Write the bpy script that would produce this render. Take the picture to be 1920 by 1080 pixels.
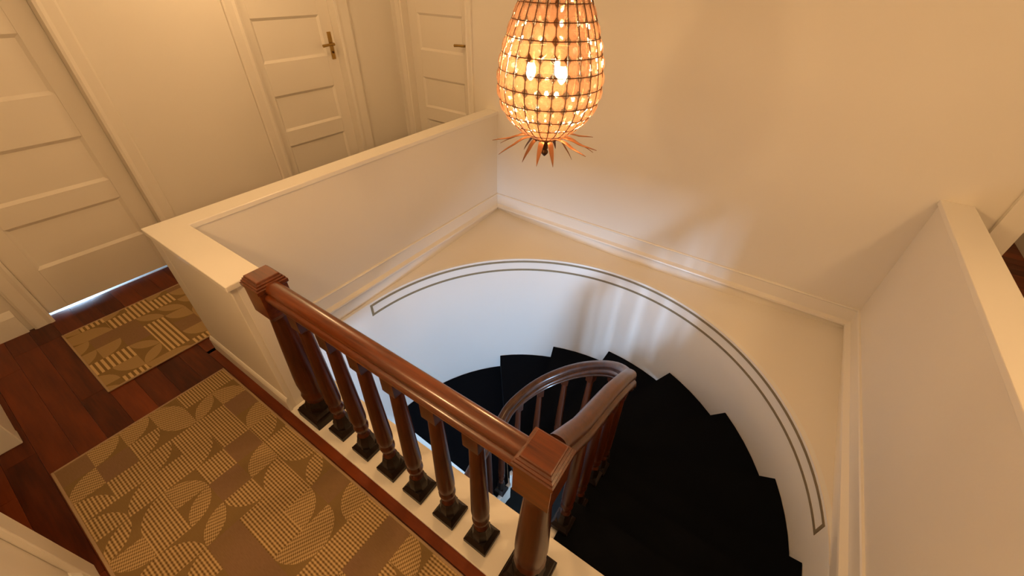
import bpy, bmesh, math, random
from mathutils import Vector, Matrix
random.seed(7)
SC = bpy.context.scene
COL = SC.collection
PI = math.pi
for o in list(bpy.data.objects): bpy.data.objects.remove(o)

# ------------------------------------------------------------------ camera
cam = bpy.data.cameras.new('camera')
camo = bpy.data.objects.new('camera', cam); COL.objects.link(camo)
RIGHT = Vector((0.827364, 0.561205, 0.022753)); DOWN = Vector((0.363324, -0.503863, -0.783657)); FWD = Vector((-0.428327, 0.656636, -0.620778))
m3 = Matrix((RIGHT, -DOWN, -FWD)).transposed()
camo.matrix_world = Matrix.Translation(Vector((2.439256, -0.409043, 1.875557))) @ m3.to_4x4()
cam.sensor_width = 36.0; cam.lens = 14.0711; cam.clip_start = 0.02
SC.camera = camo

# ------------------------------------------------------------------ world, exposure
w = bpy.data.worlds.new('world'); SC.world = w; w.use_nodes = True
bgn = w.node_tree.nodes['Background']
bgn.inputs[0].default_value = (1.0, 0.86, 0.7, 1); bgn.inputs[1].default_value = 0.02
vs = SC.view_settings
vs.view_transform = 'Standard'; vs.look = 'None'; vs.gamma = 1.0; vs.use_curve_mapping = False
vs.exposure = -0.12

WARM = (1.0, 0.605, 0.275)
DAY = (0.49, 0.71, 1.0)
HALL_W, LAND_W, ROOM_W, CHAND_W, WIN_W = 20, 31, 38, 64, 165

# daylight falling through the lower stair window
def area(name, loc, tgt, sx, sy, power, col):
    l = bpy.data.lights.new(name, 'AREA'); l.shape = 'RECTANGLE'; l.size = sx; l.size_y = sy
    l.energy = power; l.color = col
    o = bpy.data.objects.new(name, l); COL.objects.link(o)
    o.location = loc
    o.rotation_euler = (Vector(tgt) - Vector(loc)).to_track_quat('-Z', 'Y').to_euler()
    return o
area('window_daylight', (1.72, -2.54, -1.0), (1.5, 1.0, -0.95), 0.5, 0.95, WIN_W, DAY)
area('door_gap_daylight', (-1.62, -0.30, 0.20), (-1.2, -0.28, 0.0), 0.20, 0.3, 14, DAY)

# ------------------------------------------------------------------ materials
def mat(name):
    m = bpy.data.materials.new(name); m.use_nodes = True
    nt = m.node_tree; nt.nodes.clear()
    out = nt.nodes.new('ShaderNodeOutputMaterial')
    b = nt.nodes.new('ShaderNodeBsdfPrincipled')
    nt.links.new(b.outputs[0], out.inputs[0])
    return m, nt, b, out
def setv(nt, sock, v):
    if hasattr(v, 'is_output'): nt.links.new(v, sock)
    else: sock.default_value = v
def mth(nt, op, a, b=None, c=None, clamp=False):
    n = nt.nodes.new('ShaderNodeMath'); n.operation = op; n.use_clamp = clamp
    setv(nt, n.inputs[0], a)
    if b is not None: setv(nt, n.inputs[1], b)
    if c is not None: setv(nt, n.inputs[2], c)
    return n.outputs[0]
def mixc(nt, f, a, b):
    n = nt.nodes.new('ShaderNodeMix'); n.data_type = 'RGBA'
    setv(nt, n.inputs[0], f)
    for s, v in ((n.inputs[6], a), (n.inputs[7], b)):
        if isinstance(v, tuple): v = (*v[:3], 1)
        setv(nt, s, v)
    return n.outputs[2]
def coord(nt, kind='Object'):
    return nt.nodes.new('ShaderNodeTexCoord').outputs[kind]
def mapping(nt, v, scale=(1, 1, 1), loc=(0, 0, 0)):
    n = nt.nodes.new('ShaderNodeMapping'); nt.links.new(v, n.inputs[0])
    n.inputs['Scale'].default_value = scale; n.inputs['Location'].default_value = loc
    return n.outputs[0]
def noise(nt, v, scale, detail=3, rough=0.5):
    n = nt.nodes.new('ShaderNodeTexNoise'); nt.links.new(v, n.inputs['Vector'])
    n.inputs['Scale'].default_value = scale; n.inputs['Detail'].default_value = detail
    n.inputs['Roughness'].default_value = rough
    return n.outputs[0]
def bump(nt, b, h, strength=0.2, dist=0.01):
    n = nt.nodes.new('ShaderNodeBump'); n.inputs['Strength'].default_value = strength
    n.inputs['Distance'].default_value = dist
    nt.links.new(h, n.inputs['Height']); nt.links.new(n.outputs[0], b.inputs['Normal'])
def paint(name, col, rough=0.5, bs=0.08, sc=60):
    m, nt, b, _ = mat(name)
    c = coord(nt); n = noise(nt, c, sc, 4)
    n2 = noise(nt, c, 1.7, 2)
    nt.links.new(mixc(nt, mth(nt, 'MULTIPLY', n2, 0.5), col, tuple(x * 0.92 for x in col)), b.inputs['Base Color'])
    b.inputs['Roughness'].default_value = rough
    bump(nt, b, n, bs, 0.004)
    return m
def wood(name, dark, light, rough=0.28, axis=0, scale=1.0, coat=0.3, per_object=False, stretch=14, spec=0.5):
    m, nt, b, _ = mat(name)
    c = coord(nt)
    if per_object:
        oi = nt.nodes.new('ShaderNodeObjectInfo')
        ad = nt.nodes.new('ShaderNodeVectorMath'); ad.operation = 'ADD'
        sc = nt.nodes.new('ShaderNodeVectorMath'); sc.operation = 'SCALE'
        cb = nt.nodes.new('ShaderNodeCombineXYZ')
        for i in range(3): nt.links.new(oi.outputs['Random'], cb.inputs[i])
        nt.links.new(cb.outputs[0], sc.inputs[0]); sc.inputs['Scale'].default_value = 37.0
        nt.links.new(c, ad.inputs[0]); nt.links.new(sc.outputs[0], ad.inputs[1]); c = ad.outputs[0]
    s = [stretch * scale] * 3; s[axis] = 1.6 * scale
    v = mapping(nt, c, tuple(s))
    n1 = noise(nt, v, 1.6, 6, 0.6)
    s2 = [90 * scale] * 3; s2[axis] = 5 * scale
    n2 = noise(nt, mapping(nt, c, tuple(s2)), 1.0, 3, 0.6)
    f = mth(nt, 'ADD', mth(nt, 'MULTIPLY', n1, 0.75), mth(nt, 'MULTIPLY', n2, 0.35))
    f = mth(nt, 'MULTIPLY_ADD', f, 2.6, -0.95, True)
    if per_object:
        f = mth(nt, 'ADD', mth(nt, 'MULTIPLY', f, 0.6), mth(nt, 'MULTIPLY_ADD', oi.outputs['Random'], 0.7, -0.15), None, True)
    nt.links.new(mixc(nt, f, dark, light), b.inputs['Base Color'])
    b.inputs['Roughness'].default_value = rough
    b.inputs['Coat Weight'].default_value = coat; b.inputs['Specular IOR Level'].default_value = spec; b.inputs['Coat Roughness'].default_value = 0.15
    bump(nt, b, n2, 0.08, 0.002)
    return m
def simple(name, col, rough=0.5, metal=0.0, nscale=40, var=0.15):
    m, nt, b, _ = mat(name)
    n = noise(nt, coord(nt), nscale, 3)
    nt.links.new(mixc(nt, n, tuple(x * (1 - var) for x in col), tuple(min(1, x * (1 + var)) for x in col)), b.inputs['Base Color'])
    b.inputs['Roughness'].default_value = rough; b.inputs['Metallic'].default_value = metal
    return m

M = {}
M['wall'] = paint('cream_wall_paint', (0.80, 0.755, 0.68), 0.55, 0.10, 70)
M['trim'] = paint('white_gloss_paint', (0.84, 0.80, 0.73), 0.32, 0.04, 40)
M['door'] = paint('door_paint', (0.82, 0.77, 0.69), 0.38, 0.04, 40)
M['drum'] = paint('drum_wall_paint', (0.84, 0.83, 0.80), 0.35, 0.05, 30)
M['ceil'] = paint('ceiling_paint', (0.82, 0.80, 0.75), 0.7, 0.05, 60)
M['inlay'] = simple('olive_gilt_line', (0.27, 0.215, 0.125), 0.5, 0.0)
M['rail'] = wood('polished_mahogany', (0.040, 0.008, 0.0017), (0.185, 0.042, 0.0075), 0.28, 0, 1.0, 0.5)
M['raily'] = wood('polished_mahogany_y', (0.035, 0.011, 0.004), (0.115, 0.036, 0.011), 0.32, 1, 1.0, 0.22, spec=0.35)
M['post'] = wood('turned_mahogany', (0.028, 0.0056, 0.0014), (0.095, 0.0205, 0.0045), 0.33, 2, 1.2, 0.12, spec=0.25)
M['plinth'] = wood('dark_wood_base', (0.006, 0.003, 0.002), (0.018, 0.008, 0.004), 0.45, 0, 1.0, 0.05, spec=0.25)  # bases in a darker wood tone than the shafts
M['plank'] = wood('merbau_floor', (0.042, 0.0058, 0.0010), (0.185, 0.036, 0.0055), 0.36, 0, 1.0, 0.06, True, 9, 0.22)
M['sub'] = simple('dark_subfloor', (0.02, 0.006, 0.002), 0.6)
M['carpet'] = simple('black_stair_carpet', (0.0030, 0.0036, 0.0056), 0.95, 0, 300, 0.35)
M['carpet'].node_tree.nodes['Principled BSDF'].inputs['Specular IOR Level'].default_value = 0.08
M['brass'] = simple('aged_brass', (0.42, 0.27, 0.08), 0.3, 0.9)
M['bronze'] = simple('dark_bronze', (0.10, 0.045, 0.02), 0.4, 0.8)
M['copper'] = simple('copper_leaf', (0.24, 0.10, 0.045), 0.42, 0.6)
M['bind'] = simple('rug_binding', (0.37, 0.25, 0.14), 0.9, 0, 200, 0.2)
M['stone'] = simple('lower_floor', (0.008, 0.006, 0.005), 0.7)

def rug_mat(name, cell, freq, off, bold):
    m, nt, b, _ = mat(name)
    c = mapping(nt, coord(nt), (1 / cell, 1 / cell, 0), off)
    sp = nt.nodes.new('ShaderNodeSeparateXYZ'); nt.links.new(c, sp.inputs[0])
    x, y = sp.outputs[0], sp.outputs[1]
    ix, iy = mth(nt, 'FLOOR', x), mth(nt, 'FLOOR', y)
    cb = nt.nodes.new('ShaderNodeCombineXYZ'); nt.links.new(ix, cb.inputs[0]); nt.links.new(iy, cb.inputs[1])
    cb.inputs[2].default_value = off[0] * 3.1
    wn = nt.nodes.new('ShaderNodeTexWhiteNoise'); nt.links.new(cb.outputs[0], wn.inputs[0])
    sr = nt.nodes.new('ShaderNodeSeparateColor'); nt.links.new(wn.outputs[1], sr.inputs[0])
    r1, r2, r3 = sr.outputs[0], sr.outputs[1], sr.outputs[2]
    fx, fy = mth(nt, 'FRACT', x), mth(nt, 'FRACT', y)
    def flip(f, r):
        g = mth(nt, 'GREATER_THAN', r, 0.5)
        return mth(nt, 'ABSOLUTE', mth(nt, 'SUBTRACT', f, g))
    u, v = flip(fx, r2), flip(fy, r3)
    def ln(a, bb): return mth(nt, 'SQRT', mth(nt, 'ADD', mth(nt, 'MULTIPLY', a, a), mth(nt, 'MULTIPLY', bb, bb)))
    q = mth(nt, 'LESS_THAN', ln(u, v), 0.99)
    q2 = mth(nt, 'LESS_THAN', ln(mth(nt, 'SUBTRACT', 1, u), mth(nt, 'SUBTRACT', 1, v)), 0.99)
    leaf = mth(nt, 'MULTIPLY', q, q2)
    t_leaf = mth(nt, 'LESS_THAN', r1, 0.10)
    t_full = mth(nt, 'GREATER_THAN', r1, 0.71)
    t_plain = mth(nt, 'MULTIPLY', mth(nt, 'GREATER_THAN', r1, 0.61), mth(nt, 'SUBTRACT', 1, t_full))
    mk = mth(nt, 'ADD', mth(nt, 'MULTIPLY', q, mth(nt, 'SUBTRACT', 1, t_leaf)), mth(nt, 'MULTIPLY', leaf, t_leaf))
    mk = mth(nt, 'MAXIMUM', mk, t_full)
    mk = mth(nt, 'MULTIPLY', mk, mth(nt, 'SUBTRACT', 1, t_plain))
    # woven relief: stripes in full squares, basket dots in the curved shapes
    rows = mth(nt, 'SINE', mth(nt, 'MULTIPLY', y, freq))
    cols = mth(nt, 'SINE', mth(nt, 'MULTIPLY', x, freq * 0.8))
    st = mth(nt, 'MULTIPLY_ADD', mth(nt, 'ADD', mth(nt, 'MULTIPLY', rows, 0.9), mth(nt, 'MULTIPLY', cols, 0.35)), 0.5, 0.5, True)
    diag = mth(nt, 'SINE', mth(nt, 'MULTIPLY', mth(nt, 'ADD', x, mth(nt, 'MULTIPLY', y, 0.7)), freq * 0.8))
    ddots = mth(nt, 'MULTIPLY_ADD', mth(nt, 'MULTIPLY', diag, rows), 0.6, 0.55, True)
    sel = mth(nt, 'MAXIMUM', t_full, mth(nt, 'GREATER_THAN', mth(nt, 'FRACT', mth(nt, 'MULTIPLY', r2, 7.3)), 0.6))
    if bold:
        bars = mth(nt, 'GREATER_THAN', mth(nt, 'SINE', mth(nt, 'MULTIPLY', y, freq * 0.33)), -0.1)
        wv = mth(nt, 'ADD', mth(nt, 'MULTIPLY', bars, t_full), mth(nt, 'MULTIPLY', mth(nt, 'MULTIPLY_ADD', ddots, 0.4, 0.2), mth(nt, 'SUBTRACT', 1, t_full)))
    else:
        wv = mth(nt, 'ADD', mth(nt, 'MULTIPLY', st, sel), mth(nt, 'MULTIPLY', ddots, mth(nt, 'SUBTRACT', 1, sel)))
    nz = noise(nt, mapping(nt, coord(nt), (40, 400, 1)), 1.0, 2)
    nz2 = noise(nt, coord(nt), 5.0, 2)
    ground = mixc(nt, nz, RUGC[0], RUGC[1])
    plainc = mixc(nt, nz, RUGC[2], RUGC[3])
    ground = mixc(nt, mth(nt, 'MULTIPLY', t_plain, mth(nt, 'MULTIPLY_ADD', nz2, 1.6, 0.0, True)), ground, plainc)
    lightc = mixc(nt, wv, RUGC[0] if bold else RUGC[5], RUGC[4])
    nt.links.new(mixc(nt, mk, ground, lightc), b.inputs['Base Color'])
    b.inputs['Roughness'].default_value = 0.95
    b.inputs['Specular IOR Level'].default_value = 0.1
    h = mth(nt, 'ADD', mth(nt, 'MULTIPLY', mk, mth(nt, 'MULTIPLY_ADD', wv, 0.7, 0.3)), mth(nt, 'MULTIPLY', nz, 0.2))
    bump(nt, b, h, 0.5, 0.004)
    return m
RUGC = [(0.195, 0.122, 0.048), (0.245, 0.158, 0.066), (0.185, 0.105, 0.056), (0.27, 0.165, 0.098), (0.56, 0.385, 0.185), (0.150, 0.085, 0.030)]
M['rug'] = rug_mat('geometric_rug_weave', 0.1285, 62.0, (0.0, 0.0, 0.0), False)
M['rug2'] = rug_mat('geometric_mat_weave', 0.124, 90.0, (0.5, 0.35, 0.0), True)

def emit(name, col, s):
    m, nt, b, out = mat(name)
    e = nt.nodes.new('ShaderNodeEmission'); e.inputs[0].default_value = (*col, 1); e.inputs[1].default_value = s
    nt.links.new(e.outputs[0], out.inputs[0]); return m
M['bulb'] = emit('glowing_bulb', (1.0, 0.80, 0.48), 40)
M['lampglass'] = emit('lit_opal_glass', (1.0, 0.78, 0.5), 4)
M['pane'] = emit('daylit_pane', DAY, 6)
def crystal():
    m, nt, b, out = mat('amber_lit_crystal')
    tr = nt.nodes.new('ShaderNodeBsdfTranslucent'); tr.inputs[0].default_value = (0.125, 0.066, 0.042, 1)
    tp = nt.nodes.new('ShaderNodeBsdfTransparent'); tp.inputs[0].default_value = (1.0, 0.95, 0.86, 1)
    gl = nt.nodes.new('ShaderNodeBsdfGlossy'); gl.inputs['Roughness'].default_value = 0.08; gl.inputs[0].default_value = (1, 0.95, 0.88, 1)
    mx = nt.nodes.new('ShaderNodeMixShader'); mx.inputs[0].default_value = 0.55
    nt.links.new(tr.outputs[0], mx.inputs[1]); nt.links.new(tp.outputs[0], mx.inputs[2])
    mx2 = nt.nodes.new('ShaderNodeMixShader'); mx2.inputs[0].default_value = 0.10
    nt.links.new(mx.outputs[0], mx2.inputs[1]); nt.links.new(gl.outputs[0], mx2.inputs[2])
    nt.links.new(mx2.outputs[0], out.inputs[0]); return m
M['crystal'] = crystal()
def glassmat():
    m, nt, b, out = mat('window_glass')
    b.inputs['Transmission Weight'].default_value = 1.0; b.inputs['Roughness'].default_value = 0.02
    return m

# ------------------------------------------------------------------ mesh helpers
class MB:
    def __init__(s): s.v = []; s.f = []
    def add(s, vs, fs):
        o = len(s.v); s.v += [tuple(p) for p in vs]; s.f += [tuple(i + o for i in f) for f in fs]; return s
    def box(s, x0, y0, z0, x1, y1, z1):
        if x0 > x1: x0, x1 = x1, x0
        if y0 > y1: y0, y1 = y1, y0
        if z0 > z1: z0, z1 = z1, z0
        return s.add([(x0,y0,z0),(x1,y0,z0),(x1,y1,z0),(x0,y1,z0),(x0,y0,z1),(x1,y0,z1),(x1,y1,z1),(x0,y1,z1)],
                     [(3,2,1,0),(4,5,6,7),(0,1,5,4),(1,2,6,5),(2,3,7,6),(3,0,4,7)])
    def prism(s, poly, z0, z1):            # poly ccw from above
        n = len(poly)
        return s.add([(x,y,z0) for x,y in poly] + [(x,y,z1) for x,y in poly],
                     [tuple(range(n-1,-1,-1)), tuple(range(n,2*n))] + [(i,(i+1)%n,n+(i+1)%n,n+i) for i in range(n)])
    def sq(s, prof, cx=0, cy=0, n=4, rot=PI/4):   # stacked n-gons: (half_width, z)
        k = 1/math.cos(PI/n)
        vs = []
        for r, z in prof:
            for i in range(n):
                a = rot + 2*PI*i/n
                vs.append((cx + r*k*math.cos(a), cy + r*k*math.sin(a), z))
        fs = [tuple(range(n-1,-1,-1)), tuple(range((len(prof)-1)*n, len(prof)*n))]
        for j in range(len(prof)-1):
            for i in range(n):
                a, b2 = j*n+i, j*n+(i+1)%n
                fs.append((a, b2, b2+n, a+n))
        return s.add(vs, fs)
    def sweep(s, prof, pts, closed_prof=True, caps=True, frames=None):
        n = len(prof); vs = []
        for k, p in enumerate(pts):
            p = Vector(p)
            if frames: side, up = frames[k]
            else:
                a = Vector(pts[max(0,k-1)]); b2 = Vector(pts[min(len(pts)-1,k+1)])
                t = (b2-a); h = Vector((t.x,t.y,0))
                if h.length < 1e-6: h = Vector((1,0,0))
                h.normalize(); side = Vector((h.y,-h.x,0)); t.normalize(); up = side.cross(t)
            for q in prof: vs.append(p + side*q[0] + up*q[1])
        fs = []
        for k in range(len(pts)-1):
            for i in range(n if closed_prof else n-1):
                a, b2 = k*n+i, k*n+(i+1)%n
                fs.append((a, b2, b2+n, a+n))
        if caps: fs += [tuple(range(n-1,-1,-1)), tuple(range((len(pts)-1)*n, len(pts)*n))]
        return s.add(vs, fs)
    def tube(s, pts, r, n=6, closed=False):
        P = [Vector(p) for p in pts]; m = len(P); vs = []
        for k in range(m):
            t = (P[(k+1)%m]-P[k-1]) if closed else (P[min(m-1,k+1)]-P[max(0,k-1)])
            t.normalize()
            a = t.cross(Vector((0,0,1)) if abs(t.z) < .9 else Vector((1,0,0))).normalized(); b2 = t.cross(a)
            rr = r[k] if isinstance(r, (list, tuple)) else r
            for i in range(n):
                q = 2*PI*i/n; vs.append(P[k] + a*math.cos(q)*rr + b2*math.sin(q)*rr)
        fs = []
        for k in range(m if closed else m-1):
            for i in range(n):
                a0, b0 = k*n+i, k*n+(i+1)%n; a1, b1 = ((k+1)%m)*n+i, ((k+1)%m)*n+(i+1)%n
                fs.append((a0, b0, b1, a1))
        if not closed: fs += [tuple(range(n-1,-1,-1)), tuple(range((m-1)*n, m*n))]
        return s.add(vs, fs)
    def mesh(s, name, smooth=None):
        me = bpy.data.meshes.new(name); me.from_pydata(s.v, [], s.f)
        bm = bmesh.new(); bm.from_mesh(me); bmesh.ops.recalc_face_normals(bm, faces=bm.faces); bm.to_mesh(me); bm.free()
        if smooth is not None:
            me.polygons.foreach_set('use_smooth', [True]*len(me.polygons))
            me.set_sharp_from_angle(angle=math.radians(smooth))
        return me
    def build(s, name, m, parent=None, smooth=None, bevel=0, loc=None):
        me = s.mesh(name, smooth)
        me.materials.append(M[m] if isinstance(m, str) else m)
        return link(name, me, parent, bevel, loc)
def link(name, me, parent=None, bevel=0, loc=None):
    o = bpy.data.objects.new(name, me); COL.objects.link(o)
    if parent: o.parent = parent
    if loc is not None: o.location = loc
    if bevel:
        b = o.modifiers.new('bevel', 'BEVEL'); b.width = bevel; b.segments = 2; b.limit_method = 'ANGLE'; b.angle_limit = math.radians(35)
    return o
def empty(name, loc=(0,0,0), rz=0):
    o = bpy.data.objects.new(name, None); COL.objects.link(o); o.location = loc; o.rotation_euler = (0,0,rz)
    o.empty_display_size = 0.1
    return o
def tag(o, label=None, cat=None, group=None, kind=None):
    if label: o['label'] = label
    if cat: o['category'] = cat
    if group: o['group'] = group
    if kind: o['kind'] = kind
    return o
def struct(o, label, cat): return tag(o, label, cat, kind='structure')
def copy_tree(o, parent=None):
    c = o.copy(); COL.objects.link(c); c.parent = parent
    for ch in list(o.children): copy_tree(ch, c)
    return c

# ------------------------------------------------------------------ dimensions (metres, landing floor z = 0)
H = 0.85                       # low wall ledge height
XW = -1.12                     # face of the hall wall with two doors
YB = 2.795                     # back wall
XR0, XR1 = 3.321, 3.477        # right low wall
HR = 0.885
YF = -0.87                     # wall behind the rug (camera side)
CEIL = 2.55
LX, LY = 0.139, 0.156          # thickness of the left low wall
XE = 0.792                     # end of the short return
YC = 0.262                     # stairwell edge of the landing
DCX, DCY, DR = 1.745, 0.979, 1.576   # drum of the stairwell
ZS = -0.237                    # top edge of the drum
LOW = -4.0

# ------------------------------------------------------------------ room shell
fl = MB(); fl.box(-1.75, -2.8, -0.36, 4.9, YC-0.012, -0.012); fl.box(-1.75, YC-0.012, -0.25, 0.012, YB+0.1, -0.012)
fl.box(XR1-0.02, YC-0.012, -0.25, 4.9, 6.2, -0.012)
floor = struct(fl.build('floor', 'sub'), 'dark red-brown wooden plank floor of the landing and hall', 'floor')
# planks (each one a piece)
PW, PG = 0.112, 0.0012
plank_cache = {}
def plank(x0, x1, y0, y1):
    L, Wd = round(x1-x0, 3), round(y1-y0, 3)
    if (L, Wd) not in plank_cache:
        plank_cache[(L, Wd)] = MB().sq([(1,0)],n=4) if False else MB().box(0, 0, -0.012, L-PG, Wd-PG, 0.0)
        me = plank_cache[(L, Wd)].mesh('plank'); me.materials.append(M['plank']); plank_cache[(L, Wd)] = me
    o = link('plank', plank_cache[(L, Wd)], floor, 0, (x0, y0, 0))
def lay(xa, xb, ya, yb):
    y = ya; r = 0
    while y < yb - 1e-4:
        y1 = min(y+PW, yb); x = xa; first = True
        while x < xb - 1e-4:
            L = random.choice((0.55, 0.7, 0.85, 1.0, 1.15))
            if first: L = random.choice((0.3, 0.45, 0.6, 0.8)); first = False
            x1 = xb if x+L > xb-0.25 else x+L
            plank(x, x1, y, y1); x = x1
        y = y1; r += 1
lay(-1.192, 3.30, -0.83, -0.046)
lay(-0.6, 1.3, -1.95, -0.83)
lay(-1.192, 0.008, -0.046, 1.30)
lay(3.49, 4.56, 2.81, 6.0)
lay(3.49, 4.79, 0.5, 2.81)
MB().box(XE-0.02, -0.046, -0.012, 3.31, -0.002, 0.004).build('border_board', 'plank', floor)
MB().box(-0.02, -0.046, -0.012, XE-0.021, 0.012, 0.0).build('border_board', 'plank', floor)
MB().box(-1.75, -0.9, -0.012, -1.193, 0.5, 0.0).build('gap_light_catcher', simple('pale_light_catcher', (0.6,0.6,0.58), 0.4), floor)  # pale strip added to catch the daylight so the door gap shows bright

struct(MB().box(-1.75, -2.6, CEIL, 4.9, 6.2, CEIL+0.1).build('ceiling', 'ceil'), 'white painted ceiling above the landing', 'ceiling')

# hall wall with doors one and two
D1 = (-0.478, 0.318); D2 = (1.36, 2.158); DT = 2.06
wl = MB()
for a, b2 in ((-2.6, D1[0]), (D1[1], D2[0]), (D2[1], YB+0.1)): wl.box(XW-0.16, a, -0.012, XW, b2, CEIL)
for d in (D1, D2): wl.box(XW-0.16, d[0], DT, XW, d[1], CEIL)
struct(wl.build('wall_left', 'wall'), 'cream painted hall wall holding two panelled doors', 'wall')
# back wall, with door three and a doorway on the right
D3 = (-0.965, -0.20)
wb = MB()
wb.box(XW-0.2, YB, -0.012, D3[0], YB+0.14, CEIL); wb.box(D3[0], YB, DT, D3[1], YB+0.14, CEIL)
wb.box(D3[1], YB, LOW, 3.70, YB+0.14, CEIL)
wb.box(3.70, YB, 2.1, 4.56, YB+0.14, CEIL); wb.box(4.56, YB, -0.012, 4.9, YB+0.14, CEIL)
struct(wb.build('wall_back', 'wall'), 'tall cream painted wall behind the crystal pendant', 'wall')
wf = MB()
wf.box(-1.3, YF-0.13, -0.012, -0.125, YF, CEIL); wf.box(0.80, YF-0.13, -0.012, 4.9, YF, CEIL); wf.box(-0.125, YF-0.13, 2.1, 0.80, YF, CEIL)
struct(wf.build('wall_front', 'wall', bevel=0.012), 'cream wall with open doorway beside the large rug', 'wall')
wr = MB(); wr.box(4.56, 2.9, -0.012, 4.7, 6.2, CEIL); wr.box(4.8, YF, -0.012, 4.9, YB, CEIL); wr.box(3.4, 6.1, -0.012, 4.8, 6.2, CEIL)
wr.box(3.40, 2.94, -0.012, 3.47, 6.1, CEIL)
struct(wr.build('wall_right', 'wall'), 'cream walls of the room past the right low wall', 'wall')
wo = MB(); wo.box(-0.9, -2.6, -0.012, 1.6, -2.5, CEIL); wo.box(1.5, -2.5, -0.012, 1.6, YF-0.13, CEIL)
struct(wo.build('wall_side', 'wall'), 'cream walls of the dim room past the open doorway', 'wall')

# left low wall (L shaped) with ledge
hw = MB()
e = 0.012
hw.box(e, e, -0.25, LX-e, YB, H-0.03); hw.box(LX-e, e, -0.25, XE-e, LY-e, H-0.03)
struct(hw.build('wall_half_left', 'wall', bevel=0.004), 'cream L-shaped low wall between hall and stairwell', 'wall')
L = [(0,0),(XE,0),(XE,LY),(LX,LY),(LX,YB),(0,YB)]
struct(MB().prism(L, H-0.03, H).build('trim_1', 'trim', bevel=0.004), 'pale L-shaped ledge capping the left low wall', 'trim')
struct(MB().box(XE-e-0.001, 0.040, 0.012, XE-e+0.004, LY-0.013, H-0.031).build('trim_14', 'trim'), 'thin pale end board behind the far newel', 'trim')
hr = MB(); hr.box(XR0+e, YF, -0.25, XR1-e, YB, HR-0.03)
struct(hr.build('wall_half_right', 'wall', bevel=0.004), 'cream low wall at the right of the stairwell', 'wall')
struct(MB().box(XR0, YF, HR-0.03, XR1, YB, HR).build('trim_2', 'trim', bevel=0.004), 'pale ledge capping the right low wall', 'trim')

# skirting boards
bbp = [(0,0),(0.014,0),(0.014,0.085),(0.009,0.10),(0.004,0.108),(0,0.11)]
def board(name, a, b2, prof, m='trim'):     # a->b along the wall; profile x goes to the right of travel
    return MB().sweep(prof, [a, b2]).build(name, m)
o = board('baseboard_short', (XE-e+0.012, e, 0), (e-0.014, e, 0), [(-x, y) for x, y in bbp])
o.data.transform(Matrix.Identity(4)); struct(o, 'low white skirting at the foot of the short low wall', 'baseboard')
bbh = [(0,0),(0.018,0),(0.018,0.13),(0.010,0.15),(0.004,0.165),(0,0.17)]
s1 = MB(); s1.sweep(bbh, [(XW, D1[1]+0.10, 0), (XW, D2[0]-0.10, 0)]); s1.sweep(bbh, [(XW, YF, 0), (XW, D1[0]-0.12, 0)]); s1.sweep(bbh, [(XW, D2[1]+0.14, 0), (XW, YB, 0)])
struct(s1.build('baseboard_left', 'trim'), 'white skirting board along the hall wall between doors', 'baseboard')
s2 = MB(); s2.sweep(bbh, [(0.80, YF, 0), (3.3, YF, 0)][::-1]); s2.sweep(bbh, [(XW, YF, 0), (-0.125, YF, 0)][::-1])
struct(s2.build('baseboard_front', 'trim'), 'white skirting beside the open doorway near the rug', 'baseboard')

# door casings
cp = [(0,0),(0.09,0),(0.09,0.012),(0.075,0.022),(0.03,0.018),(0.012,0.024),(0,0.02)]
def casing(n, d, axis, plane, label, skip=(), wds=(0.095, 0.095), dep=0.026):
    mb = MB()
    def piece(a, b2, z0, z1, flip):
        wd = b2-a
        prof = [(a,0),(b2,0),(b2,dep*0.75),(b2-wd*.12,dep),(a+wd*.35,dep*.8),(a+wd*.15,dep),(a,dep*.8)] if not flip else \
               [(a,0),(b2,0),(b2,dep*.8),(b2-wd*.15,dep),(b2-wd*.35,dep*.8),(a+wd*.12,dep),(a,dep*.75)]
        if axis == 'x': pts = [(plane+q, p) for p, q in prof]
        else: pts = [(p, plane-q) for p, q in prof]
        if axis == 'x': pts = pts[::-1]
        mb.prism(pts, z0, z1)
    piece(d[0]-wds[0], d[0]+0.004, 0, DT, True); piece(d[1]-0.004, d[1]+wds[1], 0, DT, False)
    if axis == 'x': mb.box(plane, d[0]-wds[0], DT-0.004, plane+dep, d[1]+wds[1], DT+0.09)
    else: mb.box(d[0]-wds[0], plane-dep, DT-0.004, d[1]+wds[1], plane, DT+0.09)
    # jamb lining
    t = 0.012
    if axis == 'x':
        mb.box(plane-0.15, d[0]-0.001, 0, plane+0.004, d[0]+t*.3, DT); mb.box(plane-0.15, d[1]-t*.3, 0, plane+0.004, d[1]+0.001, DT)
    else:
        mb.box(d[0]-0.001, plane-0.004, 0, d[0]+t*.3, plane+0.13, DT); mb.box(d[1]-t*.3, plane-0.004, 0, d[1]+0.001, plane+0.13, DT)
    struct(mb.build('trim_%d' % n, 'door'), label, 'trim')
casing(3, D1, 'x', XW, 'moulded casing around the nearest door beside the small mat')
casing(4, D2, 'x', XW, 'moulded casing around the middle hall door', wds=(0.095, 0.14))
casing(5, D3, 'y', YB, 'moulded casing around the farthest door next to the back wall', wds=(0.085, 0.062))
struct(MB().box(3.60, YB-0.03, -0.01, 3.712, YB, 2.1).build('trim_6', 'trim'), 'white doorway casing past the right low wall', 'trim')
cf = MB(); cf.box(-0.225, YF, 0, -0.12, YF+0.022, 2.15); cf.box(0.795, YF, 0, 0.90, YF+0.022, 2.15); cf.box(-0.225, YF, 2.1, 0.90, YF+0.024, 2.2)
cf.box(-0.127, YF-0.13, 0, -0.118, YF+0.022, 2.1); cf.box(0.793, YF-0.13, 0, 0.802, YF+0.022, 2.1)
struct(cf.build('trim_7', 'trim', bevel=0.010), 'rounded white casing of the open doorway', 'trim')

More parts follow.
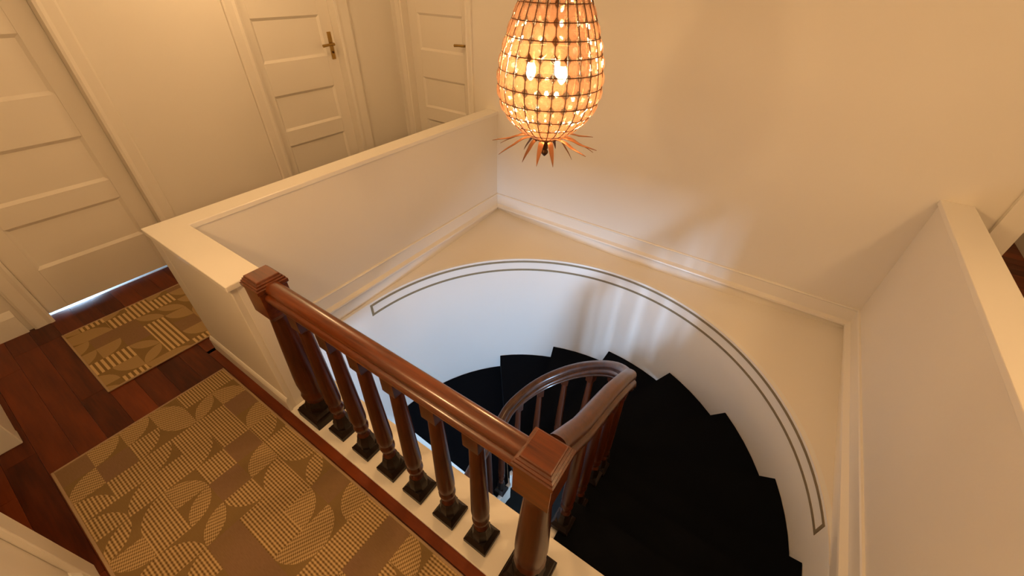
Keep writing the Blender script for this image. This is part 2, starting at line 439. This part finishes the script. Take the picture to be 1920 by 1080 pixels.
# panelled doors: leaf with recessed panels
PZ = [(0.31, 0.60), (0.725, 1.01), (1.25, 1.55), (1.67, 1.95)]
def make_door(n, width, ml, mr, label, handle_x, rightwards):
    """local: x along width, -y towards viewer, leaf front at y=0"""
    root = empty('door_%d' % n); struct(root, label, 'door')
    T = 0.042; D = 0.014; B = 0.018
    fr = MB()
    z0 = 0.017; z1 = DT-0.004
    fr.box(0.004, 0, z0, ml, T, z1); fr.box(width-mr, 0, z0, width-0.004, T, z1)
    zs = [z0] + [z for p in PZ for z in p] + [z1]
    for i in range(0, len(zs), 2): fr.box(ml, 0, zs[i], width-mr, T, zs[i+1])
    fr.build('door_frame', 'door', root, bevel=0.002)
    for (a, b2) in PZ:
        x0, x1 = ml, width-mr
        p = MB()
        v = [(x0,0.001,a),(x1,0.001,a),(x1,0.001,b2),(x0,0.001,b2),(x0+B,D,a+B),(x1-B,D,a+B),(x1-B,D,b2-B),(x0+B,D,b2-B)]
        bk = [(x0,T,a),(x1,T,a),(x1,T,b2),(x0,T,b2)]
        p.add(v+bk, [(0,1,5,4),(1,2,6,5),(2,3,7,6),(3,0,4,7),(4,5,6,7),(8,11,10,9),(0,8,9,1),(1,9,10,2),(2,10,11,3),(3,11,8,0)])
        p.build('panel', 'door', root)
    s = -1 if rightwards else 1
    h = MB().box(-0.019, -0.006, 1.215, 0.019, 0.0, 1.425).build('handle_plate', 'brass', root, bevel=0.002, loc=(handle_x,0,0))
    lv = MB(); lv.tube([(0,-0.004,1.335),(0,-0.045,1.335),(s*-0.010,-0.052,1.335),(s*-0.03,-0.054,1.334)], [0.012,0.010,0.010,0.010], 8)
    lv.tube([(0.0,-0.05,1.335),(s*-0.06,-0.055,1.335),(s*-0.115,-0.05,1.33)], [0.011,0.010,0.012], 8)
    lv.build('lever', 'brass', h, smooth=50)
    k = MB(); k.tube([(0,-0.004,1.27),(0,-0.012,1.27)], 0.009, 10); k.build('keyhole', 'bronze', h)
    return root
d1 = make_door(1, D1[1]-D1[0], 0.105, 0.115, 'nearest cream panelled door with daylight glowing under it', 0.05, True)
d1.location = (-1.19, D1[0], 0); d1.rotation_euler = (0,0,PI/2)
d2 = make_door(2, D2[1]-D2[0], 0.105, 0.112, 'middle cream panelled door with tall brass handle plate', D2[1]-D2[0]-0.052, False)
d2.location = (-1.19, D2[0], 0); d2.rotation_euler = (0,0,PI/2)
d3 = make_door(3, D3[1]-D3[0], 0.118, 0.10, 'farthest cream panelled door with handle half hidden by casing', D3[1]-D3[0]-0.045, False)
d3.location = (D3[0], YB+0.06, 0)

# ------------------------------------------------------------------ stairwell: mouldings, soffit ledge, drum wall
lip = [(0,0.03),(0.010,0.028),(0.014,0.020),(0.006,0.010),(0.006,-0.085),(0.018,-0.095),(0.032,-0.104),(0.034,-0.116),(0.028,-0.126),(0.012,-0.130),(0.008,-0.136),(0.008,-0.33),(0,-0.33)]
def moulding(name, pts, label):
    mb = MB()
    fr = []
    n = len(pts)
    for i, p in enumerate(pts):
        if n == 2: pass
    mb.sweep([(a, b2) for a, b2 in lip], pts)
    return struct(mb.build(name, 'trim', smooth=30), label, 'trim')
moulding('trim_8', [(LX-e, LY, 0), (LX-e, YB, 0)], 'moulded band along the inside of the left low wall')
moulding('trim_9', [(LX-e, YB, 0), (XR0+e, YB, 0)], 'moulded band along the foot of the back wall')
moulding('trim_10', [(XR0+e, YB, 0), (XR0+e, YC, 0)], 'moulded band along the inside of the right low wall')

def ray_rect(a):
    c, s = math.cos(a), math.sin(a); t = 1e9
    if c > 1e-9: t = min(t, (XR0+0.004-DCX)/c)
    if c < -1e-9: t = min(t, (LX-0.004-DCX)/c)
    if s > 1e-9: t = min(t, (YB-DCY)/s)
    return DCX+c*t, DCY+s*t, t
angs = sorted([PI*i/72 for i in range(73)] + [math.atan2(YB-DCY, XR0+.004-DCX), math.atan2(YB-DCY, LX-.004-DCX)])
gmax = math.hypot(YB-DCY, XR0-DCX)-DR
sp = MB(); vs = []; fs = []; NS = 6
for a in angs:
    x, y, t = ray_rect(a)
    for j in range(NS+1):
        f = j/NS; r = DR+0.001+(t-DR)*f
        g = max(0, (r-DR))/gmax
        vs.append((DCX+r*math.cos(a), DCY+r*math.sin(a), ZS-0.002+0.085*g**1.3))
for i in range(len(angs)-1):
    for j in range(NS):
        k = i*(NS+1)+j; fs.append((k, k+1, k+NS+2, k+NS+1))
nv = len(vs)
vs += [(x, y, z-0.05) for x, y, z in vs]; fs += [tuple(q+nv for q in f[::-1]) for f in fs]
sp.add(vs, fs)
struct(sp.build('trim_11', 'trim', smooth=30), 'cream corner ledge between the square well and curved wall', 'trim')

# curved drum wall, continued straight under the landing
YL = -2.6
path = [(DCX+DR, YL), (DCX+DR, -0.8), (DCX+DR, 0.2)] + [(DCX+DR*math.cos(a), DCY+DR*math.sin(a)) for a in [PI*i/72 for i in range(73)]] + [(DCX-DR, 0.2), (DCX-DR, -0.8), (DCX-DR, YL)]
zt = lambda p: ZS if p[1] > DCY-0.4 else -0.25
dm = MB(); vs = []; fs = []
levels = [LOW, -3.0, -2.0, -1.0, ZS-0.012]
n = len(path)
def offp(i, d):
    a = Vector(path[max(0, i-1)]); b2 = Vector(path[min(n-1, i+1)]); t = (b2-a).normalized()
    return path[i][0]+t.y*d, path[i][1]-t.x*d
rings = [(0, z) for z in levels] + [(0.004, ZS-0.003), (0.012, ZS), (0.03, ZS), (0.03, LOW)]
for d, z in rings:
    for i in range(n):
        x, y = offp(i, d); vs.append((x, y, z))
for k in range(len(rings)-1):
    for i in range(n-1): fs.append((k*n+i, k*n+i+1, (k+1)*n+i+1, (k+1)*n+i))
dm.add(vs, fs)
drum = struct(dm.build('wall_drum', 'drum', smooth=30), 'white curved stairwell wall with olive outline band near its top', 'wall')
# outline inlay: two long lines and two ends
TH0, TH1 = math.radians(7.3), math.radians(179.6)
def arc_strip(z0, z1, a0, a1, name):
    N = max(1, int(72*(a1-a0)/PI)); v = []; f = []
    for i in range(N+1):
        a = a0+(a1-a0)*i/N
        for r, z in ((DR+0.002, z0), (DR-0.0025, z0), (DR-0.0025, z1), (DR+0.002, z1)):
            v.append((DCX+r*math.cos(a), DCY+r*math.sin(a), z))
    for i in range(N):
        for j in range(4):
            p, q = i*4+j, i*4+(j+1) % 4; f.append((p, q, q+4, p+4))
    f += [(3,2,1,0), (N*4, N*4+1, N*4+2, N*4+3)]
    MB().add(v, f).build(name, 'inlay', drum, smooth=30)
WL = 0.020
arc_strip(-0.279, -0.279+WL, TH0, TH1, 'inlay_line'); arc_strip(-0.372, -0.372+WL, TH0, TH1, 'inlay_line')
arc_strip(-0.353, -0.278, TH0, TH0+WL/DR, 'inlay_line'); arc_strip(-0.353, -0.278, TH1-WL/DR, TH1, 'inlay_line')

# lower storey
lo = MB(); lo.box(0.0, -2.8, LOW-0.1, 3.5, YB, LOW)
struct(lo.build('floor_lower', 'stone'), 'dark floor far below in the stairwell', 'floor')
WX0, WX1, WZ0, WZ1 = 1.42, 2.02, -1.53, -0.47
lw = MB(); lw.box(0.0, -2.8, LOW, WX0, YL, -0.25); lw.box(WX1, -2.8, LOW, 3.5, YL, -0.25); lw.box(WX0, -2.8, LOW, WX1, YL, WZ0); lw.box(WX0, -2.8, WZ1, WX1, YL, -0.25)
struct(lw.build('wall_lower', 'wall'), 'lower stair wall holding a tall window under the landing', 'wall')
wn = empty('window_1', ((WX0+WX1)/2, -2.7, WZ0)); struct(wn, 'daylit stair window beneath the landing', 'window')
wfm = MB(); hw2, hh = (WX1-WX0)/2, WZ1-WZ0
wfm.box(-hw2, -0.03, 0, -hw2+0.05, 0.03, hh); wfm.box(hw2-0.05, -0.03, 0, hw2, 0.03, hh); wfm.box(-hw2+0.05, -0.03, 0, hw2-0.05, 0.03, 0.05); wfm.box(-hw2+0.05, -0.03, hh-0.05, hw2-0.05, 0.03, hh)
wfm.build('window_frame', 'trim', wn)
for i in range(2): MB().box(-hw2+0.05+i*(hw2-0.05), -0.02, 0.05, i*(hw2-0.05)-0.02*(1-i), -0.01, hh-0.05).build('pane', 'pane', wn)

# ------------------------------------------------------------------ staircase
ICX, ICY, IR = 1.86, 0.98, 0.345
stairs = empty('staircase', (1.7, 1.0, LOW))
tag(stairs, 'winding staircase with black carpeted steps inside the curved wall', 'staircase')
OFF = Vector((1.7, 1.0, LOW))
ZT = [-1.735, -1.555, -1.38, -1.195, -0.99, -0.815, -0.648]
TA = [None, 133.4, 111.8, 90.3, 67.3, 45.8, 23.6, 3.5]     # outer riser angles, TA[k] = lower edge of tread k
FA = [None, 168, 143, 117, 90, 62, 34, 7]
RO = DR-0.003
def op(a, r=RO): a = math.radians(a); return (DCX+r*math.cos(a), DCY+r*math.sin(a))
def ip(a, r=IR): a = math.radians(a); return (ICX+r*math.cos(a), ICY+r*math.sin(a))
def arcpts(fn, a0, a1, st=4.0, **k):
    N = max(1, int(abs(a1-a0)/st)); return [fn(a0+(a1-a0)*i/N, **k) for i in range(N+1)]
treads = []   # (outer list lower->upper, inner list lower->upper, z)
def inner(k, r):
    if k == 0: return [(ICX-r, 0.895), (ICX-r, ICY)] + arcpts(ip, 180, FA[1], 6, r=r)
    return arcpts(ip, FA[k], FA[k+1], 5, r=r)
for k in range(7):
    if k == 0: out = [(DCX-RO, 0.95), (DCX-RO, DCY)] + arcpts(op, 180, TA[1])
    else: out = arcpts(op, TA[k], TA[k+1])
    treads.append((out, lambda r, k=k: inner(k, r), ZT[k]))
ys = [1.06, 0.795, 0.53, YC]
for i in range(3):
    z = -0.50+0.166*i
    if i == 0: out = [op(3.5), (DCX+RO, DCY), (DCX+RO, ys[1])]; fn = lambda r: arcpts(ip, 7, 0, 4, r=r)+[(ICX+r, ys[1])]
    else: out = [(DCX+RO, ys[i]), (DCX+RO, ys[i+1])]; fn = lambda r, i=i: [(ICX+r, ys[i]), (ICX+r, ys[i+1])]
    treads.append((out, fn, z))
yl = [0.92, 0.66, 0.40, 0.14, -0.12, -0.38]
for i in range(5):
    treads.append(([(DCX-RO, yl[i+1]), (DCX-RO, yl[i]+(0.03 if i == 0 else 0))], lambda r, i=i: [(ICX-r, yl[i+1]), (ICX-r, yl[i]-(0.025 if i == 0 else 0))], ZT[0]-0.175*(i+1)))
RIS = 0.172
tread_info = []
for t, (out, fn, z) in enumerate(treads):
    base = fn(IR)
    poly = list(out) + list(reversed(base))
    tb = MB().prism([(x-OFF.x, y-OFF.y) for x, y in poly], z-0.045-OFF.z, z-0.010-OFF.z).build('tread', 'trim', stairs)
    inn = fn(IR+0.022)
    # carpet starts behind a thin painted margin at the well side
    cpoly = list(out) + list(reversed(inn))
    MB().prism([(x-OFF.x, y-OFF.y) for x, y in cpoly], z-0.010-OFF.z, z-OFF.z).build('carpet', 'carpet', tb)
    # riser under the lower edge
    a, b2 = Vector((*base[0], 0)), Vector((*out[0], 0))
    d = (b2-a).normalized(); nrm = Vector((-d.y, d.x, 0))
    mid = Vector((sum(p[0] for p in poly)/len(poly), sum(p[1] for p in poly)/len(poly), 0))
    if nrm.dot(mid-a) < 0: nrm = -nrm
    q = [a+nrm*0.002, b2+nrm*0.002, b2+nrm*0.018, a+nrm*0.018]
    MB().prism([(p.x-OFF.x, p.y-OFF.y) for p in q], z-0.045-RIS-OFF.z+0.03, z-0.045-OFF.z).build('riser', 'trim', stairs)
    if t not in (0,):
        a2 = a+d*0.05
        q = [a2-nrm*0.008, b2-nrm*0.008, b2+nrm*0.002, a2+nrm*0.002]
        MB().prism([(p.x-OFF.x, p.y-OFF.y) for p in q], z-RIS-0.002-OFF.z, z-0.001-OFF.z).build('riser_carpet', 'carpet', stairs)
    # string segment below the well edge
    st = MB(); bi = fn(IR-0.012)
    v = []
    for p in base: v += [(p[0]-OFF.x, p[1]-OFF.y, z-0.01-OFF.z), (p[0]-OFF.x, p[1]-OFF.y, z-0.24-OFF.z)]
    for p in bi: v += [(p[0]-OFF.x, p[1]-OFF.y, z-0.01-OFF.z), (p[0]-OFF.x, p[1]-OFF.y, z-0.24-OFF.z)]
    nb = len(base); f = []
    for i in range(nb-1):
        o1, o2 = 2*i, 2*nb+2*i
        f += [(o1, o1+2, o1+3, o1+1), (o2, o2+1, o2+3, o2+2), (o1, o2, o2+2, o1+2), (o1+1, o1+3, o2+3, o2+1)]
    f += [(0, 1, 2*nb+1, 2*nb), (2*nb-2, 4*nb-2, 4*nb-1, 2*nb-1)]
    st.add(v, f).build('string', 'trim', stairs)
    tread_info.append((base, z))

# landing edge board under the balustrade
struct(MB().box(XE-e, -0.002, -0.04, 3.315, YC, 0.012).build('trim_12', 'trim', bevel=0.004), 'cream edge board carrying the balusters', 'trim')
struct(MB().box(0.14, YC-0.012, -0.38, 3.315, YC-0.002, -0.04).build('trim_13', 'trim'), 'cream fascia below the landing edge', 'trim')

# ------------------------------------------------------------------ balustrade
BY = 0.097
bal = empty('balustrade', (1.57, BY, 0.012)); tag(bal, 'mahogany balustrade with square newels along the landing edge', 'balustrade')
BO = Vector((1.57, BY, 0.012))
half = [(0,0.047),(0.010,0.0462),(0.019,0.0435),(0.026,0.038),(0.031,0.029),(0.0325,0.020),(0.031,0.013),(0.0275,0.010),(0.0275,0.006),(0.036,0.004),(0.0425,-0.002),(0.045,-0.012),(0.043,-0.022),(0.036,-0.027),(0.034,-0.031),(0.037,-0.036),(0.034,-0.042),(0.027,-0.047)]
RP = half + [(-x, y) for x, y in reversed(half[1:])]
ra = MB().sweep(RP, [(x-BO.x, 0, 0.857-BO.z) for x in (0.98, 1.3, 1.7, 2.17)])
ra.build('handrail', 'rail', bal, smooth=35)
def baluster_mesh(h=0.80, top=True, name='baluster'):
    b = MB()
    b.sq([(0.029,0.125),(0.0285,0.130),(0.020,0.143),(0.0215,0.150),(0.031,0.172),(0.034,0.19),(0.034,0.20),(0.029,0.215),(0.0305,0.222),(0.0345,0.245),(0.035,0.27),(0.031,h*0.55),(0.0245,h-0.10),(0.023,h-0.088),(0.027,h-0.084),(0.027,h-0.080)], n=16, rot=0)
    b.sq([(0.027,h-0.082),(0.030,h-0.074),(0.030,h)], n=4)
    return b.mesh(name, 38)
def plinth_mesh():
    b = MB()
    b.sq([(0.0545,0),(0.0545,0.024),(0.046,0.034),(0.043,0.040),(0.038,0.044)], n=4)
    b.sq([(0.038,0.043),(0.038,0.090),(0.033,0.105),(0.030,0.126)], n=8, rot=PI/8)
    return b.mesh('plinth', 25)
bm_me = baluster_mesh(); bm_me.materials.append(M['post'])
pm_me = plinth_mesh(); pm_me.materials.append(M['plinth'])
for x in (1.112, 1.2925, 1.468, 1.640, 1.822, 1.995):
    b_ = link('baluster', bm_me, bal, 0, (x-BO.x, 0, 0))
    link('plinth', pm_me, b_)
# newels
def newel(x):
    r = empty('newel_post'); r.parent = bal; r.location = (x-BO.x, 0, 0)
    s = MB(); s.sq([(0.050,0.135),(0.050,0.15),(0.058,0.165),(0.060,0.18),(0.054,0.20),(0.055,0.215),(0.059,0.26),(0.058,0.32),(0.050,0.50),(0.042,0.66),(0.040,0.70),(0.044,0.715),(0.044,0.725)], n=16, rot=0)
    s.build('shaft', 'post', r, smooth=38)
    bl = MB(); bl.sq([(0.040,0.705),(0.0575,0.735),(0.0575,0.862)], n=4); bl.build('block', 'rail', r, bevel=0.002)
    c = MB(); c.sq([(0.0575,0.860),(0.063,0.866),(0.063,0.880),(0.0585,0.883),(0.0585,0.890),(0.053,0.893),(0.053,0.899),(0.047,0.902),(0.046,0.909),(0.043,0.911)], n=4)
    c.build('cap', 'rail', r)
    p = MB(); p.sq([(0.083,0),(0.083,0.045),(0.078,0.050),(0.074,0.062),(0.066,0.068),(0.060,0.075)], n=4)
    p.sq([(0.060,0.074),(0.060,0.11),(0.053,0.125),(0.050,0.137)], n=8, rot=PI/8)
    p.build('plinth', 'plinth', r, smooth=25)
    return r
newel(0.932); newel(2.222)
# stair rail winding down the well
RC = 0.37
path = [(2.222, 0.155, 0.835), (2.226, 0.35, 0.715), (2.229, 0.65, 0.52), (2.230, 0.85, 0.385)]
zang = [(0,0.285),(12,0.215),(23,0.155),(35,0.10),(46,0.045),(66,-0.077),(84,-0.19),(100,-0.29),(116,-0.386),(132,-0.47),(148,-0.55),(164,-0.60),(180,-0.635)]
def zr(a):
    for (a0, z0), (a1, z1) in zip(zang, zang[1:]):
        if a0 <= a <= a1: return z0+(z1-z0)*(a-a0)/(a1-a0)
    return zang[-1][1]
raw = path + [(ICX+RC*math.cos(math.radians(a)), ICY+RC*math.sin(math.radians(a)), zr(a)) for a in range(0, 181, 6)] + [(1.49, 0.85, -0.69), (1.49, 0.687, -0.755), (1.487, 0.555, -0.825), (1.485, 0.3, -0.98), (1.485, -0.1, -1.25), (1.485, -0.4, -1.45)]
for _ in range(3):     # smooth heights
    raw = [raw[0]] + [(p[0], p[1], (a[2]+2*p[2]+c[2])/4) for a, p, c in zip(raw, raw[1:], raw[2:])] + [raw[-1]]
srail = empty('stair_rail', (ICX, ICY, ZT[0])); tag(srail, 'curved mahogany stair rail looping down around the open well', 'stair rail')
SO = Vector((ICX, ICY, ZT[0]))
MB().sweep(RP, [Vector(p)-SO for p in raw]).build('handrail', 'raily', srail, smooth=35)
def railz(x, y):
    best = min(raw, key=lambda p: (p[0]-x)**2+(p[1]-y)**2); return best[2]
spots = [(2.229, 0.41, -0.168), (2.229, 0.60, -0.334), (2.23, 0.78, -0.334), (2.23, 0.95, -0.50)]
for k in range(6, 0, -1):
    a0, a1 = FA[k], FA[k+1]
    am = (a0+a1)/2
    spots.append((ICX+RC*math.cos(math.radians(am)), ICY+RC*math.sin(math.radians(am)), ZT[k]))
spots += [(1.492, 0.965, ZT[0]), (1.49, 0.80, ZT[0]-0.175), (1.49, 0.70, ZT[0]-0.175), (1.49, 0.56, ZT[0]-0.35), (1.49, 0.44, ZT[0]-0.35), (1.49, 0.30, ZT[0]-0.525)]
for x, y, z in spots:
    hgt = railz(x, y)-0.035-z
    b_ = link('baluster', bm_me, srail, 0, Vector((x, y, z))-SO); b_.scale = (0.82, 0.82, hgt/0.80)
    ang = math.atan2(y-ICY, x-ICX) if y > ICY else 0
    b_.rotation_euler = (0, 0, ang)
    link('plinth', pm_me, b_)

# ------------------------------------------------------------------ rugs
def rug(name, x0, y0, x1, y1, m, label):
    r = empty(name, (x0, y0, 0.0)); tag(r, label, 'rug')
    w_, l_ = x1-x0, y1-y0; b_ = 0.011
    MB().box(b_, b_, 0.001, w_-b_, l_-b_, 0.007).build('pile', m, r)
    mb = MB(); c = [(0,0),(w_,0),(w_,l_),(0,l_)]
    mb.box(0, 0, 0.001, w_, b_, 0.0095); mb.box(0, l_-b_, 0.001, w_, l_, 0.0095); mb.box(0, b_, 0.001, b_, l_-b_, 0.0095); mb.box(w_-b_, b_, 0.001, w_, l_-b_, 0.0095)
    mb.build('binding', 'bind', r, bevel=0.003)
    return r
rug('area_rug', 0.197, -0.825, 2.75, -0.052, 'rug', 'large tan geometric rug beside the balustrade')
rug('floor_mat', -0.882, -0.500, -0.136, 0.62, 'rug2', 'small tan geometric mat before the nearest door')

# ------------------------------------------------------------------ pineapple pendant
PX, PY = 1.602, 1.10
PS = 0.84
pen = empty('pendant_lamp', (PX, PY, 1.345)); tag(pen, 'egg-shaped crystal bead pendant lamp with copper leaves below', 'lamp')
PROF = [(1.318,0.055),(1.331,0.098),(1.36,0.145),(1.388,0.180),(1.42,0.208),(1.445,0.222),(1.475,0.232),(1.50,0.237),(1.53,0.238),(1.555,0.236),(1.60,0.228),(1.64,0.217),(1.70,0.193),(1.75,0.170),(1.80,0.144),(1.84,0.122)]
def pr_(z):
    if z <= PROF[0][0]: return PROF[0][1]*PS
    for (a, ra_), (b2, rb_) in zip(PROF, PROF[1:]):
        if a <= z <= b2: return PS*(ra_+(rb_-ra_)*(z-a)/(b2-a))
    return PROF[-1][1]*PS
NC, NR = 25, 11
ZTOP = 1.83
# ring heights spaced by arc length
dense = [(1.318+(ZTOP-1.318)*i/400) for i in range(401)]
arc = [0]
for a, b2 in zip(dense, dense[1:]): arc.append(arc[-1]+math.hypot(b2-a, pr_(b2)-pr_(a)))
def z_at(s):
    for i in range(400):
        if arc[i] <= s <= arc[i+1]: return dense[i]+(dense[i+1]-dense[i])*(s-arc[i])/(arc[i+1]-arc[i])
    return dense[-1]
zr_ = [z_at(arc[-1]*j/NR) for j in range(NR+1)]
Z0 = 1.33
for j in range(NR+1):
    z = zr_[j]; r = pr_(z)+0.002
    MB().tube([(r*math.cos(2*PI*i/48), r*math.sin(2*PI*i/48), z-Z0) for i in range(48)], 0.0017 if j < NR else 0.006, 5, True).build('ring_wire', 'bronze', pen, smooth=60)
rib = MB().tube([(pr_(dense[i])+0.002, 0, dense[i]-Z0) for i in range(0, 401, 16)], 0.0017, 5).mesh('rib_wire', 60); rib.materials.append(M['bronze'])
for i in range(NC):
    o = link('rib_wire', rib, pen); o.rotation_euler = (0, 0, 2*PI*i/NC)
# crystals: faceted octagonal lenses, one mesh for each row
for j in range(NR):
    za, zb = zr_[j], zr_[j+1]; zc = (za+zb)/2; rc = pr_(zc)
    hz = math.hypot(zb-za, pr_(zb)-pr_(za))/2*0.97; hx = PI*rc/NC*0.97
    nv_ = Vector((zb-za, 0, pr_(za)-pr_(zb))).normalized()       # outward in (r, ., z)
    up = Vector((-nv_.z, 0, nv_.x)); sd = Vector((0, 1, 0))
    c = MB(); v = []
    th = min(hz, hx)*0.42
    for d, k in ((th, 0.42), (th*0.45, 0.86), (0, 1.0), (-th*0.45, 0.86), (-th, 0.42)):
        for q in range(8):
            a = PI/8+2*PI*q/8; kk = k/math.cos(PI/8) if True else k
            v.append(nv_*d + sd*(hx*kk*math.cos(a)*0.98) + up*(hz*kk*math.sin(a)*0.98))
    f = [tuple(range(7,-1,-1)), tuple(range(32,40))]
    for t in range(4):
        for q in range(8): f.append((t*8+q, t*8+(q+1)%8, (t+1)*8+(q+1)%8, (t+1)*8+q))
    me = c.add(v, f).mesh('crystal'); me.materials.append(M['crystal'])
    for i in range(NC):
        a = 2*PI*(i+0.5)/NC
        o = link('crystal', me, pen, 0, ((rc-0.002)*math.cos(a), (rc-0.002)*math.sin(a), zc-Z0)); o.rotation_euler = (0, 0, a)
# leaves
def leaf(length, droop, wd):
    N = 10; v = []; f = []
    for i in range(N+1):
        t = i/N
        r = 0.035+length*t; z = 0.010*math.sin(PI*min(1, t*1.6))-droop*t**2.2
        w2 = wd*math.sin(PI*min(0.999, 0.12+0.88*t))**0.8*(1-0.25*t)+0.0006
        if t < 0.12: w2 = wd*0.6
        for sx, dz in ((-1, -w2*0.35), (0, 0.0), (1, -w2*0.35)): v.append((r, sx*w2, z+dz))
        for sx, dz in ((1, -w2*0.35), (0, 0.0), (-1, -w2*0.35)): v.append((r, sx*w2*0.96, z+dz-0.0018))
    for i in range(N):
        for j in range(6): a, b2 = i*6+j, i*6+(j+1)%6; f.append((a, b2, b2+6, a+6))
    f += [(5,4,3,2,1,0), tuple(N*6+q for q in range(6))]
    me = MB().add(v, f).mesh('leaf', 50); me.materials.append(M['copper']); return me
lf = [leaf(0.190, 0.020, 0.0105), leaf(0.172, 0.058, 0.0095), leaf(0.085, 0.078, 0.012)]
for i, a in enumerate((8, 30, 52, 118, 150, 192, 214, 232, 345)):
    o = link('leaf', lf[i % 2], pen, 0, (0, 0, -0.012)); o.rotation_euler = (0, 0, math.radians(a))
for a in (20, 95, 170, 250, 285, 318):
    o = link('leaf', lf[2], pen, 0, (0, 0, -0.020)); o.rotation_euler = (0, 0, math.radians(a))
MB().sq([(0.058,-0.010),(0.060,-0.016),(0.040,-0.024),(0.018,-0.030),(0.012,-0.05),(0.013,-0.062),(0.010,-0.066),(0.015,-0.075),(0.015,-0.082),(0.009,-0.090),(0.002,-0.096)][::-1], n=14, rot=0).build('finial', 'bronze', pen, smooth=40)
# crown, stem, arms, bulbs
MB().sq([(0.108,0.494),(0.116,0.505),(0.116,0.535),(0.104,0.548),(0.06,0.575),(0.02,0.60),(0.014,0.70)], n=24, rot=0).build('crown', 'bronze', pen, smooth=40)
MB().tube([(0,0,0.62),(0,0,0.44),(0,0,0.36),(0,0,0.28)], [0.012,0.012,0.026,0.018], 10).build('stem', 'bronze', pen, smooth=50)
for i in range(3):
    a = math.radians(95+120*i); c, s = math.cos(a), math.sin(a)
    am = MB(); am.tube([(0.01*c,0.01*s,0.30),(0.04*c,0.04*s,0.275),(0.07*c,0.07*s,0.285),(0.075*c,0.075*s,0.31)], 0.006, 8)
    am.tube([(0.075*c,0.075*s,0.30),(0.075*c,0.075*s,0.262)], 0.013, 10)
    arm = am.build('lamp_arm', 'bronze', pen, smooth=50)
    MB().sq([(0.004,-0.055),(0.013,-0.044),(0.0185,-0.025),(0.017,-0.008),(0.011,0.006)], 0, 0, 12, 0).build('bulb', 'bulb', arm, smooth=60, loc=(0.075*c, 0.075*s, 0.255))
ch = MB(); ch.tube([(0,0,0.69),(0,0,CEIL-Z0-0.02)], 0.005, 8); ch.build('hanging_rod', 'bronze', pen)
MB().sq([(0.06,CEIL-Z0-0.001),(0.058,CEIL-Z0-0.015),(0.02,CEIL-Z0-0.035)][::-1], n=20, rot=0).build('ceiling_rose', 'bronze', pen, smooth=40)
def point(name, loc, power, r=0.03, col=WARM):
    l = bpy.data.lights.new(name, 'POINT'); l.energy = power; l.color = col; l.shadow_soft_size = r
    o = bpy.data.objects.new(name, l); COL.objects.link(o); o.location = loc; return o
point('pendant_light', (PX, PY, 1.575), CHAND_W, 0.05)

# ------------------------------------------------------------------ lamps out of view, some added only as fill light
def ceiling_lamp(x, y, power, label):
    r = empty('ceiling_lamp', (x, y, CEIL)); tag(r, label, 'lamp', 'ceiling lamps')
    MB().sq([(0.07,-0.03),(0.10,-0.022),(0.11,0.0)], n=24, rot=0).build('base', 'brass', r, smooth=40)
    MB().sq([(0.02,-0.115),(0.08,-0.10),(0.12,-0.07),(0.13,-0.035),(0.10,-0.028)], n=24, rot=0).build('glass_bowl', 'lampglass', r, smooth=60)
    point('lamp_light', (x, y, CEIL-0.22), power, 0.10)
ceiling_lamp(-0.50, 1.20, HALL_W, 'opal glass ceiling lamp over the hall doors')
wlp = empty('added_fill_lamp', (1.25, YF, 1.93)); tag(wlp, 'added unseen opal globe brightening the short low wall', 'lamp')  # unseen fill lamp, added to lift the front of the short low wall
MB().sq([(0.055,0),(0.05,0.012),(0.02,0.018)], n=20, rot=0).build('backplate', 'brass', wlp, smooth=40).rotation_euler = (-PI/2, 0, 0)
MB().tube([(0,0.01,0),(0,0.06,-0.01),(0,0.085,0.02)], 0.008, 8).build('bracket', 'brass', wlp, smooth=50)
MB().sq([(0.025,0.02),(0.05,0.04),(0.058,0.07),(0.048,0.105),(0.03,0.12)], 0, 0.085, 20, 0).build('globe', 'lampglass', wlp, smooth=60)
point('lamp_light', (1.25, YF+0.16, 1.95), LAND_W, 0.07)
ceiling_lamp(3.98, 0.75, ROOM_W, 'opal glass ceiling lamp past the right low wall')
ceiling_lamp(4.0, 4.4, 16, 'opal glass lamp added to brighten the room past the right doorway')  # unseen lamp added so the far room's wall is not dark
